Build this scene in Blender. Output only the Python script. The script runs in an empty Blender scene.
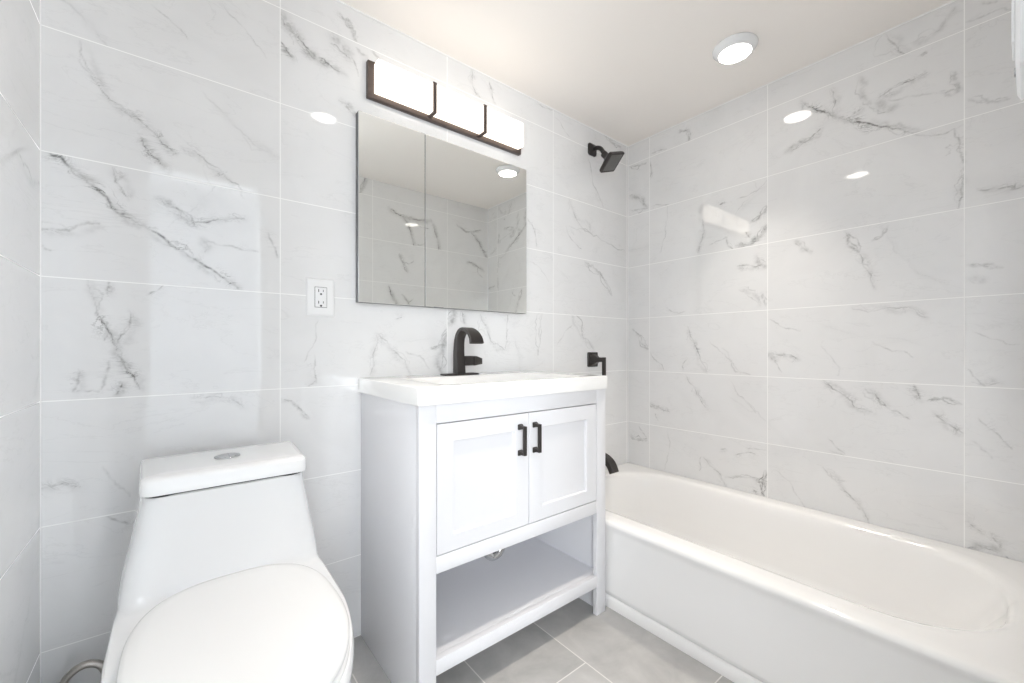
import bpy, bmesh, math, random
import numpy as np
from mathutils import Vector, Matrix

# ------------------------------------------------------------------ camera, world, light, exposure
scn = bpy.context.scene
COL = scn.collection
cam_d = bpy.data.cameras.new('camera')
cam = bpy.data.objects.new('camera', cam_d)
COL.objects.link(cam)
cam.location = (0.2584, -1.5039, 1.027)
cam.rotation_euler = (math.radians(90), 0, math.radians(-38.846))
cam_d.sensor_width = 36
cam_d.lens = 416.19 / 1024 * 36
cam_d.shift_y = 7.04 / 1024
cam_d.clip_start = 0.01
scn.camera = cam
scn.cycles.max_bounces = 20
scn.cycles.diffuse_bounces = 14      # a small white room: most of the light is bounced light
scn.cycles.glossy_bounces = 8

scn.view_settings.view_transform = 'Standard'
scn.view_settings.look = 'None'
scn.view_settings.gamma = 1
scn.view_settings.use_curve_mapping = False
scn.view_settings.exposure = 1.57

world = bpy.data.worlds.new('World')
scn.world = world
world.use_nodes = True
wb = world.node_tree.nodes['Background']
wb.inputs[0].default_value = (0.80, 0.90, 1.0, 1)
wb.inputs[1].default_value = 1.0

# added fill lamps, set at two invented hallway windows behind the camera
def area_light(name, loc, rot, sx, sy, power, col):
    l = bpy.data.lights.new(name, 'AREA')
    l.shape = 'RECTANGLE'; l.size = sx; l.size_y = sy
    l.energy = power; l.color = col
    o = bpy.data.objects.new(name, l); COL.objects.link(o)
    o.location = loc; o.rotation_euler = rot
    return o
area_light('window_daylight', (-.80, -3.19, 1.35), (math.radians(90), 0, 0), 1.24, 1.60, 36, (0.93, 0.965, 1.0))
area_light('window_daylight', (1.62, -3.19, 1.35), (math.radians(90), 0, 0), 1.04, 1.60, 36, (0.93, 0.965, 1.0))
DOWNLIGHT_WATTS = 0.8     # beam of each recessed light
LENS_STRENGTH = 3.5      # recessed ceiling lights
BAR_STRENGTH = 0.8        # bar light over the mirror

# ------------------------------------------------------------------ helpers
def mat(name, col, rough=0.5, metal=0.0, spec=0.5, coat=0.0, emit=None, estr=0.0, noise=0.0, nscale=20, bump=0.0, bscale=200):
    m = bpy.data.materials.new(name); m.use_nodes = True
    nt = m.node_tree; b = nt.nodes['Principled BSDF']
    b.inputs['Base Color'].default_value = (*col, 1)
    b.inputs['Roughness'].default_value = rough
    b.inputs['Metallic'].default_value = metal
    b.inputs['Specular IOR Level'].default_value = spec
    b.inputs['Coat Weight'].default_value = coat
    b.inputs['Coat Roughness'].default_value = 0.03
    if emit:
        b.inputs['Emission Color'].default_value = (*emit, 1)
        b.inputs['Emission Strength'].default_value = estr
    tc = nt.nodes.new('ShaderNodeTexCoord')
    if noise:
        n = nt.nodes.new('ShaderNodeTexNoise'); n.inputs['Scale'].default_value = nscale; n.inputs['Detail'].default_value = 4
        nt.links.new(tc.outputs['Object'], n.inputs['Vector'])
        mx = nt.nodes.new('ShaderNodeMix'); mx.data_type = 'RGBA'
        mx.inputs[6].default_value = (*[c * (1 - noise) for c in col], 1)
        mx.inputs[7].default_value = (*[min(1, c * (1 + noise)) for c in col], 1)
        nt.links.new(n.outputs['Fac'], mx.inputs[0]); nt.links.new(mx.outputs[2], b.inputs['Base Color'])
    if bump:
        n = nt.nodes.new('ShaderNodeTexNoise'); n.inputs['Scale'].default_value = bscale; n.inputs['Detail'].default_value = 2
        nt.links.new(tc.outputs['Object'], n.inputs['Vector'])
        bp = nt.nodes.new('ShaderNodeBump'); bp.inputs['Strength'].default_value = bump; bp.inputs['Distance'].default_value = 0.001
        nt.links.new(n.outputs['Fac'], bp.inputs['Height']); nt.links.new(bp.outputs['Normal'], b.inputs['Normal'])
    return m

class MB:
    """collects shapes into one mesh object"""
    def __init__(s): s.bm = bmesh.new()
    def _add(s, tmp, smooth=False):
        if smooth:
            for f in tmp.faces: f.smooth = True
        me = bpy.data.meshes.new('tmp'); tmp.to_mesh(me); tmp.free()
        s.bm.from_mesh(me); bpy.data.meshes.remove(me)
    def box(s, x0, x1, y0, y1, z0, z1, bev=0.0, seg=2, M=None):
        t = bmesh.new(); bmesh.ops.create_cube(t, size=1)
        for v in t.verts:
            v.co = Vector(((x0 + x1) / 2 + v.co.x * (x1 - x0), (y0 + y1) / 2 + v.co.y * (y1 - y0), (z0 + z1) / 2 + v.co.z * (z1 - z0)))
        if bev: bmesh.ops.bevel(t, geom=list(t.edges), offset=bev, segments=seg, profile=0.5, affect='EDGES', clamp_overlap=True)
        if M: bmesh.ops.transform(t, matrix=M, verts=t.verts)
        s._add(t, bool(bev)); return s
    def cyl(s, p, q, r, r2=None, n=32, smooth=True, bev=0):
        p = Vector(p); q = Vector(q); d = q - p
        t = bmesh.new()
        bmesh.ops.create_cone(t, cap_ends=True, segments=n, radius1=r, radius2=r if r2 is None else r2, depth=d.length)
        if bev:
            es = [e for e in t.edges if len(e.link_faces) == 2 and any(len(f.verts) > 4 for f in e.link_faces)]
            bmesh.ops.bevel(t, geom=es, offset=bev, segments=3, profile=0.5, affect='EDGES')
        M = Matrix.Translation((p + q) / 2) @ d.to_track_quat('Z', 'Y').to_matrix().to_4x4()
        bmesh.ops.transform(t, matrix=M, verts=t.verts)
        s._add(t, smooth); return s
    def loft(s, rings, cap0=True, cap1=True, smooth=True, closed=True):
        t = bmesh.new(); R = [[t.verts.new(v) for v in r] for r in rings]
        n = len(R[0])
        for a, b in zip(R, R[1:]):
            for i in range(n if closed else n - 1):
                j = (i + 1) % n
                t.faces.new((a[i], a[j], b[j], b[i]))
        if cap0: t.faces.new(R[0][::-1])
        if cap1: t.faces.new(R[-1])
        bmesh.ops.recalc_face_normals(t, faces=t.faces)
        s._add(t, smooth); return s
    def tube(s, pts, rad, n=16):
        pts = [Vector(p) for p in pts]; rings = []
        up = None
        for i, p in enumerate(pts):
            d = (pts[min(i + 1, len(pts) - 1)] - pts[max(i - 1, 0)]).normalized()
            if up is None: up = d.orthogonal().normalized()
            up = (up - d * up.dot(d)).normalized(); w = d.cross(up)
            r = rad[i] if isinstance(rad, (list, tuple)) else rad
            rings.append([p + (up * math.cos(2 * math.pi * k / n) + w * math.sin(2 * math.pi * k / n)) * r for k in range(n)])
        return s.loft(rings)
    def build(s, name, m, parent=None, sharp=35):
        me = bpy.data.meshes.new(name)
        for e in s.bm.edges:
            if len(e.link_faces) == 2 and e.calc_face_angle(0) > math.radians(sharp): e.smooth = False
        s.bm.to_mesh(me); s.bm.free()
        me.materials.append(m)
        o = bpy.data.objects.new(name, me); COL.objects.link(o)
        if parent:
            o.parent = parent; o.matrix_parent_inverse = Matrix.Identity(4)
            o.location = -parent.location
        return o

def thing(name, label, cat, loc, group=None):
    o = bpy.data.objects.new(name, None); COL.objects.link(o); o.location = loc
    o.empty_display_size = 0.05
    o['label'] = label; o['category'] = cat
    if group: o['group'] = group
    return o
def tag(o, label, cat): o['label'] = label; o['category'] = cat; return o
def struct(o): o['kind'] = 'structure'; return o

def smoothpath(pts, n=8):
    """Catmull-Rom through pts"""
    P = [Vector(p) for p in pts]; P = [2 * P[0] - P[1]] + P + [2 * P[-1] - P[-2]]; out = []
    for i in range(1, len(P) - 2):
        a, b, c, d = P[i - 1:i + 3]
        for k in range(n):
            t = k / n
            out.append(0.5 * ((2 * b) + (c - a) * t + (2 * a - 5 * b + 4 * c - d) * t * t + (-a + 3 * b - 3 * c + d) * t ** 3))
    out.append(P[-2]); return out

# ------------------------------------------------------------------ room constants (metres)
W = 2.36; YF = -1.503; CZ = 2.235
T_W = 0.61; T_H = 0.305
ROW0 = 1.5079 - 5 * T_H              # lowest grout row
OFF = {'back': 0.5164, 'right': 0.1453, 'left': 0.32, 'front': 0.74}

# marble veins surveyed on the two walls in view: (s, z, s, z, ... in metres), width mm, strength
VEINS_BACK=[
([0.068,1.804,0.102,1.706,0.121,1.677,0.164,1.652,0.202,1.624],3,0.55),
([0.202,1.624,0.238,1.588,0.251,1.581],3.5,0.7),
([0.181,1.599,0.202,1.558,0.238,1.526],3,0.75),
([0.002,1.51,0.036,1.501,0.065,1.471,0.115,1.422,0.134,1.386,0.195,1.357],6,0.8),
([0.19,1.359,0.245,1.315,0.299,1.284,0.355,1.246,0.404,1.209],6,0.85),
([0.018,1.5,0.068,1.459,0.128,1.403],3,0.5),
([0.128,1.501,0.154,1.431],3.5,0.5),
([0.213,1.44,0.26,1.421,0.291,1.379],10,0.4),
([0.231,1.425,0.291,1.384,0.355,1.411,0.419,1.424],4,0.6),
([0.268,1.597,0.323,1.574,0.372,1.537,0.424,1.498],3,0.55),
([-0.004,1.318,0.048,1.321,0.102,1.349],6,0.5),
([0.202,1.969,0.245,1.944,0.283,1.909],3,0.3),
([0.363,2.053,0.424,2.001,0.478,1.941],3,0.28),
([0.121,1.41,0.141,1.383,0.161,1.381],5,0.6),
([0.52,2.101,0.541,2.068,0.57,2.05],22,0.4),
([0.547,2.071,0.587,2.032,0.63,2.005,0.661,2.004,0.719,1.99],4.5,0.75),
([0.564,2.06,0.593,2.015,0.63,1.999,0.661,2.004],20,0.45),
([0.519,2.01,0.548,1.975],5,0.9),
([0.674,2.098,0.719,2.079,0.733,2.05],26,0.3),
([0.719,2.086,0.743,2.055,0.765,2.002],5,0.4),
([0.7,2.195,0.739,2.178,0.753,2.122],10,0.4),
([0.706,1.892,0.739,1.88,0.761,1.853],12,0.35),
([0.76,2.097,0.795,2.084],10,0.35),
([0.082,1.202,0.099,1.116,0.131,1.037,0.161,0.965,0.181,0.918],4,0.7),
([0.121,1.202,0.118,1.171],5,0.5),
([0.158,1.128,0.161,1.083,0.134,1.037],3.5,0.5),
([0.138,1.01,0.158,0.96],5,0.6),
([0.056,0.917,0.067,0.968],5,0.5),
([0.102,0.914,0.12,0.993],6,0.35),
([0.144,0.938,0.136,0.907],4,0.6),
([0.056,0.918,0.102,0.915],4,0.3),
([0.195,1.172,0.231,1.204],3.5,0.4),
([0.291,0.882,0.339,0.886,0.389,0.874,0.419,0.846],3,0.45),
([0.629,1.121,0.624,1.063,0.587,0.983],3,0.3),
([0.618,1.006,0.624,0.914],4,0.4),
([0.624,0.919,0.6,0.903],4,0.35),
([0.521,0.864,0.566,0.838,0.602,0.795],8,0.35),
([0.315,1.345,0.331,1.328,0.323,1.312],14,0.3),
([0.315,1.345,0.389,1.335,0.455,1.328],5,0.35),
([0.483,1.395,0.509,1.318],5,0.35),
([0.004,1.278,0.018,1.267],4,0.3),
([-0.007,0.69,0.018,0.686,0.042,0.694,0.068,0.677],3,0.5),
([0.109,0.72,0.141,0.66,0.161,0.633],5,0.25),
([0.115,0.595,0.141,0.57,0.158,0.561],4,0.4),
([0.829,1.085,0.816,1.004,0.807,0.932],4,0.45),
([0.829,1.085,0.901,1.016,0.963,0.929],3.5,0.45),
([1.158,1.183,1.135,1.128],20,0.45),
([1.138,1.114,1.106,1.029,1.098,0.931],18,0.4),
([1.135,1.114,1.09,1.036,1.053,1.029],9,0.4),
([0.942,1.016,1.002,0.999,1.044,0.947],5,0.3),
([1.292,1.176,1.347,1.06,1.425,1.021],4,0.5),
([1.428,1.021,1.444,1.179],4,0.4),
([1.196,1.185,1.208,1.131],5,0.5),
([0.901,1.139,0.928,1.147],3,0.4),
([1.613,1.622,1.625,1.529],4,0.4),
([1.853,1.666,2.072,1.655,2.328,1.608],5,0.4),
([1.828,1.661,1.946,1.561],4,0.35),
([1.973,1.491,2.102,1.45,2.208,1.335],10,0.4),
([1.576,1.448,1.705,1.362],3,0.25),
([1.765,1.264,1.879,1.236,1.959,1.085,2.043,1.026],4,0.5),
([1.659,1.198,1.631,0.996],7,0.25),
([1.765,1.047,1.853,1.137,1.905,1.174],6,0.2),
([0.702,2.181,0.749,2.156,0.754,2.122],9,0.4),
([0.668,2.076,0.713,2.061,0.737,2.051],7,0.4),
([1.248,2.233,1.265,2.137,1.292,2.125],4,0.5),
([1.338,2.218,1.366,2.133],6,0.5),
([1.753,2.196,1.853,2.132],4,0.3),
([2.001,2.058,2.043,1.929,2.131,1.826],5,0.4),
([1.853,1.802,1.905,1.714,2.015,1.661],4,0.45),
([1.565,1.648,1.613,1.591],5,0.4),
([1.613,2.222,1.729,2.227],5,0.35),
([2.131,2.24,2.288,2.211],10,0.4),
([0.707,1.892,0.76,1.857],5,0.4),
([0.81,2.111,0.842,2.093],8,0.3),
]
VEINS_RIGHT=[
([0.884,2.103,0.958,2.022,0.999,1.982,1.081,1.926,1.163,1.872,1.255,1.812],5.5,0.9),
([0.993,2.095,1.007,2.035,0.999,1.982],4,0.55),
([0.958,1.95,0.915,1.919],5,0.65),
([0.909,1.919,0.832,1.904],12,0.4),
([1.087,2.099,1.092,2.023,1.118,1.977],12,0.3),
([1.143,1.992,1.22,2.013,1.274,2.02],4,0.6),
([1.06,1.963,1.092,1.976],4,0.55),
([1.123,1.982,1.163,1.937,1.192,1.937],18,0.3),
([1.163,2.223,1.218,2.115],5,0.45),
([1.238,2.147,1.308,2.156,1.343,2.206],12,0.22),
([1.342,1.786,1.358,1.697,1.363,1.613,1.351,1.51],4.5,0.6),
([1.238,1.809,1.325,1.783,1.343,1.79],4,0.4),
([1.395,1.561,1.449,1.552,1.492,1.545],4.5,0.6),
([1.374,1.878,1.42,1.845,1.464,1.836],8,0.3),
([1.372,2.144,1.405,2.138,1.467,2.124],5,0.3),
([1.405,2.186,1.438,2.168],6,0.3),
([1.335,1.991,1.362,1.916],10,0.35),
([0.326,2.198,0.378,2.18],9,0.4),
([0.378,2.18,0.378,2.123],4,0.45),
([1.274,2.096,1.261,2.091],9,0.4),
([1.163,1.976,1.238,1.953,1.3,1.934],6,0.25),
([1.308,1.932,1.358,1.918],9,0.3),
([0.621,1.521,0.682,1.519,0.724,1.542,0.749,1.591],14,0.6),
([0.682,1.624,0.724,1.641,0.751,1.678],9,0.5),
([0.566,1.575,0.601,1.511],6,0.4),
([0.454,1.689,0.454,1.599,0.428,1.525],6,0.45),
([0.542,1.743,0.561,1.746],7,0.5),
([0.621,1.747,0.682,1.755,0.749,1.77],4,0.3),
([0.148,2.102,0.15,2.007],6,0.45),
([0.157,2.138,0.251,2.127],6,0.35),
([0.16,1.835,0.263,1.819],5,0.35),
([0.257,1.811,0.245,1.642,0.218,1.563],4,0.3),
([0.01,1.936,0.077,1.905,0.131,1.843],14,0.4),
([0.016,1.85,0.131,1.834],8,0.3),
([0.322,2.188,0.364,2.181,0.38,2.123],9,0.4),
([0.012,2.11,0.124,2.092],7,0.35),
([0.828,1.902,0.865,1.905],14,0.22),
([0.661,1.583,0.678,1.552],6,0.5),
([0.489,1.552,0.528,1.564,0.575,1.573],5,0.35),
([0.859,1.5,0.922,1.437],12,0.3),
([1.038,1.498,1.081,1.408],9,0.45),
([1.081,1.408,1.113,1.322,1.128,1.26],4,0.45),
([0.623,1.424,0.707,1.408,0.75,1.405],5,0.55),
([0.707,1.459,0.745,1.403],13,0.35),
([0.631,1.308,0.722,1.227],12,0.2),
([0.729,1.282,0.747,1.225],8,0.3),
([0.374,1.138,0.411,1.047,0.474,0.904],4,0.6),
([0.355,0.891,0.411,0.825,0.483,0.734],4,0.35),
([0.551,1.029,0.616,0.914,0.68,0.904],6,0.28),
([0.761,1.006,0.819,0.999,0.874,0.982],4,0.6),
([0.761,1.001,0.789,0.975],16,0.3),
([0.778,0.975,0.812,0.922],4,0.4),
([0.761,1.162,0.819,1.12,0.884,1.103],4,0.35),
([1.06,1.19,1.163,1.181,1.238,1.175,1.27,1.137],3.5,0.45),
([1.123,1.055,1.182,1.016,1.238,0.994],4,0.3),
([0.958,1.036,1.016,0.917],4,0.2),
([0.964,0.892,1.038,0.836,1.123,0.78],4,0.6),
([1.102,0.868,1.143,0.825,1.163,0.808],5,0.6),
([1.173,0.796,1.229,0.767],4,0.4),
([1.238,0.891,1.256,0.843],5,0.6),
([1.274,0.838,1.317,0.854,1.358,0.835],8,0.45),
([1.287,0.803,1.317,0.77,1.366,0.734],4,0.55),
([1.374,1.311,1.405,1.306,1.449,1.291],9,0.35),
([1.374,1.268,1.409,1.252],13,0.25),
([1.168,1.492,1.153,1.46,1.123,1.447],7,0.3),
([1.374,0.959,1.414,0.897],3.5,0.4),
([1.393,0.91,1.442,0.915],3.5,0.45),
([1.397,0.793,1.442,0.743,1.471,0.701],3.5,0.4),
([1.382,1.087,1.435,1.057,1.485,1.04],3,0.3),
([0.981,0.661,1.038,0.601],4,0.3),
([0.584,0.879,0.707,0.727],3,0.25),
([1.382,0.715,1.427,0.664],5,0.2),
([0.447,0.47,0.438,0.398],4,0.4),
([0.456,0.472,0.534,0.411,0.567,0.351],4,0.45),
([0.567,0.393,0.631,0.412,0.736,0.426],9,0.3),
([0.747,0.465,0.739,0.353],9,0.6),
([0.695,0.368,0.707,0.355],6,0.6),
([0.707,0.408,0.739,0.427],8,0.5),
([0.964,0.532,1.038,0.452,1.081,0.409,1.113,0.345],4,0.5),
([0.792,0.478,0.859,0.404,0.903,0.342],4,0.25),
([1.374,0.438,1.405,0.412],4,0.45),
([1.427,0.414,1.446,0.375],4,0.45),
([1.378,0.344,1.42,0.366,1.446,0.359],13,0.35),
([1.456,0.352,1.478,0.338],4,0.4),
([0.987,0.608,1.038,0.592],4,0.25),
([0.407,0.828,0.428,0.782,0.474,0.725],4,0.45),
([0.148,0.707,0.203,0.702],14,0.35),
([0.203,0.697,0.265,0.682],5,0.5),
([0.179,0.661,0.199,0.624],4,0.4),
([0.603,0.836,0.708,0.725],4,0.25),
([0.07,0.577,0.126,0.518],5,0.35),
([0.016,0.508,0.126,0.503],10,0.35),
([0.257,0.585,0.239,0.355],5,0.2),
([0.547,0.527,0.566,0.533],6,0.5),
([0.612,0.51,0.682,0.538,0.704,0.533],4,0.4),
([0.665,0.555,0.749,0.562],4,0.3),
([0.03,1.142,0.077,1.106,0.135,1.024],9,0.4),
([0.144,1.017,0.203,0.95,0.235,0.907],5,0.4),
([0.251,1.252,0.286,1.228,0.359,1.225],4,0.35),
([0.348,0.912,0.348,0.943,0.369,0.969],6,0.35),
([0.489,1.066,0.566,0.997,0.639,0.905],5,0.25),
]

# ------------------------------------------------------------------ marble tile walls
def vein_field(width, height, step, off, strokes, seed, fill):
    nx = int(round(width / step)) + 1; nz = int(round(height / step)) + 1
    F = np.zeros((nz, nx), np.float32); G = np.zeros((nz, nx), np.float32)
    rng = random.Random(seed)
    def tile(s, z): return math.floor((s - off) / T_W), math.floor((z - ROW0) / T_H)
    def stamp(pts, w, d, rough=0.07, taper=True, T=None):
        T = F if T is None else T
        mid = pts[len(pts) // 2] if len(pts) > 2 else ((pts[0][0] + pts[1][0]) / 2, (pts[0][1] + pts[1][1]) / 2)
        ti, tj = tile(*mid)
        lo_s, hi_s = off + ti * T_W, off + (ti + 1) * T_W
        lo_z, hi_z = ROW0 + tj * T_H, ROW0 + (tj + 1) * T_H
        P = list(pts)
        for it in range(4):
            Q = [P[0]]
            for a, b in zip(P, P[1:]):
                L = math.hypot(b[0] - a[0], b[1] - a[1])
                k = rng.gauss(0, rough) * L if L > 0.006 else 0
                nxv, nzv = (-(b[1] - a[1]) / (L + 1e-9), (b[0] - a[0]) / (L + 1e-9))
                Q += [((a[0] + b[0]) / 2 + nxv * k, (a[1] + b[1]) / 2 + nzv * k), b]
            P = Q
        N = len(P)
        ph = rng.random() * 6
        for i, (a, b) in enumerate(zip(P, P[1:])):
            u = i / N
            ww = w * (0.65 + 0.5 * abs(math.sin(ph + u * 9 + rng.gauss(0, .3))))
            dd = d * (0.7 + 0.3 * math.sin(ph * 2 + u * 13)) * (min(1, 0.35 + 5 * min(u, 1 - u)) if taper else 1)
            sg = max(ww * 0.5, step * 0.45)
            R = sg * 2.6
            i0 = max(0, int((max(lo_s, min(a[0], b[0]) - R)) / step) + 1); i1 = min(nx - 1, int(min(hi_s, max(a[0], b[0]) + R) / step))
            j0 = max(0, int((max(lo_z, min(a[1], b[1]) - R)) / step) + 1); j1 = min(nz - 1, int(min(hi_z, max(a[1], b[1]) + R) / step))
            if i1 < i0 or j1 < j0: continue
            X = np.arange(i0, i1 + 1) * step; Z = np.arange(j0, j1 + 1) * step
            X, Z = np.meshgrid(X, Z)
            dx, dz = b[0] - a[0], b[1] - a[1]; L2 = dx * dx + dz * dz + 1e-12
            t = np.clip(((X - a[0]) * dx + (Z - a[1]) * dz) / L2, 0, 1)
            D2 = (X - a[0] - t * dx) ** 2 + (Z - a[1] - t * dz) ** 2
            v = dd * np.exp(-D2 / (sg * sg))
            T[j0:j1 + 1, i0:i1 + 1] = np.maximum(T[j0:j1 + 1, i0:i1 + 1], v)
    for q, w, d in strokes:
        pts = list(zip(q[0::2], q[1::2]))
        if d > .33: stamp(pts, 0.034 + w / 700, min(1, d * 1.25), .1, True, G)
        if w <= 6:
            stamp(pts, w / 1000, d)
            L = sum(math.hypot(b[0] - a[0], b[1] - a[1]) for a, b in zip(pts, pts[1:]))
            if d > 0.4:                              # soft grey bloom and feathered side cracks along the strong veins
                ox, oz = rng.uniform(.003, .008), rng.uniform(-.008, -.002)
                stamp([(a + ox, b + oz) for a, b in pts], 0.015, d * 0.28, .12)
                stamp([(a - ox * .6, b - oz) for a, b in pts], 0.003, d * 0.4, .13)
                for k in range(int(L * 12 * d)):
                    i = rng.randrange(len(pts) - 1); u = rng.random(); a, b = pts[i], pts[i + 1]
                    p = (a[0] + (b[0] - a[0]) * u, a[1] + (b[1] - a[1]) * u)
                    an = math.atan2(b[1] - a[1], b[0] - a[0]) + rng.choice((-1, 1)) * rng.uniform(.3, .9); l = rng.uniform(.015, .05)
                    stamp([p, (p[0] + math.cos(an) * l, p[1] + math.sin(an) * l)], .003, d * rng.uniform(.3, .6), .2)
        else:                                        # smudged veins: a grey body with ragged darker threads in it
            stamp(pts, w / 1000 * (1.4 if w > 11 else 1), d * .9, .12)
            for k in range(2):
                ox, oz = rng.gauss(0, w / 3200), rng.gauss(0, w / 3200)
                stamp([(a + ox, b + oz) for a, b in pts], .0035, min(1, d * rng.uniform(.9, 1.6)), .11)
    t0, t1 = math.floor((0 - off) / T_W), math.floor((width - off) / T_W)
    for ti in range(t0, t1 + 1):
        for tj in range(0, 8):
            s0, z0 = off + ti * T_W, ROW0 + tj * T_H
            sgn = rng.choice((-1, -1, -1, 1))
            for k in range(rng.choice(fill[0])):
                x = s0 + rng.uniform(.02, T_W - .05); z = z0 + rng.uniform(.1, T_H)
                ln = rng.uniform(.12, .42); an = sgn * rng.uniform(.5, 1.1)
                pts = [(x, z)]; c = 0
                while c < ln:
                    st = rng.uniform(.04, .09); c += st; an += rng.gauss(0, .22)
                    x += math.cos(an) * st; z += math.sin(an) * st; pts.append((x, z))
                d = rng.uniform(*fill[1])
                # keep the stroke's home tile
                m = pts[len(pts) // 2]
                if tile(*m) != (ti, tj): continue
                stamp(pts, .045, d, .1, True, G)
                stamp(pts, rng.uniform(.003, .005) * (1.6 if d > .5 else 1), d)
                stamp([(a + .008, b - .006) for a, b in pts], rng.uniform(.014, .03), d * 0.35)
                if rng.random() < .7:
                    b = pts[len(pts) // 2]; an2 = an + rng.choice((-1, 1)) * rng.uniform(.5, 1.2); L = rng.uniform(.05, .16)
                    stamp([b, (b[0] + math.cos(an2) * L * .5, b[1] + math.sin(an2) * L * .5 + rng.gauss(0, .01)), (b[0] + math.cos(an2 + .3) * L, b[1] + math.sin(an2 + .3) * L)], .0035, d * .7)
    return (F, G), nx, nz

def grid_wall(name, F, nx, nz, step, to3d, holes, m):
    F, G = F
    keep = np.ones((nz - 1, nx - 1), bool)
    for s0, s1, z0, z1 in holes:
        keep[int(round(z0 / step)):int(round(z1 / step)), int(round(s0 / step)):int(round(s1 / step))] = False
    S, Z = np.meshgrid(np.arange(nx) * step, np.arange(nz) * step)
    co = to3d(S.ravel(), Z.ravel()).astype(np.float32)
    J, I = np.nonzero(keep); a = J * nx + I
    quads = np.stack([a, a + 1, a + nx + 1, a + nx], 1).astype(np.int32)
    used = np.zeros(nx * nz, bool); used[quads.ravel()] = True
    remap = np.cumsum(used) - 1
    quads = remap[quads].astype(np.int32); co = co[used]; Fv = F.ravel()[used]; Gv = G.ravel()[used]
    uv = np.stack([S.ravel()[used], Z.ravel()[used]], 1).astype(np.float32)
    me = bpy.data.meshes.new(name)
    me.vertices.add(len(co)); me.vertices.foreach_set('co', co.ravel())
    n = len(quads)
    me.loops.add(n * 4); me.loops.foreach_set('vertex_index', quads.ravel())
    me.polygons.add(n)
    me.polygons.foreach_set('loop_start', np.arange(n, dtype=np.int32) * 4)
    me.polygons.foreach_set('loop_total', np.full(n, 4, np.int32))
    me.update(calc_edges=True)
    at = me.attributes.new('vein', 'FLOAT', 'POINT'); at.data.foreach_set('value', Fv.ravel())
    at = me.attributes.new('smear', 'FLOAT', 'POINT'); at.data.foreach_set('value', Gv.ravel())
    ul = me.uv_layers.new(name='UVMap'); ul.data.foreach_set('uv', uv[quads.ravel()].ravel())
    me.materials.append(m)
    o = bpy.data.objects.new(name, me); COL.objects.link(o)
    return struct(o)

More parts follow.
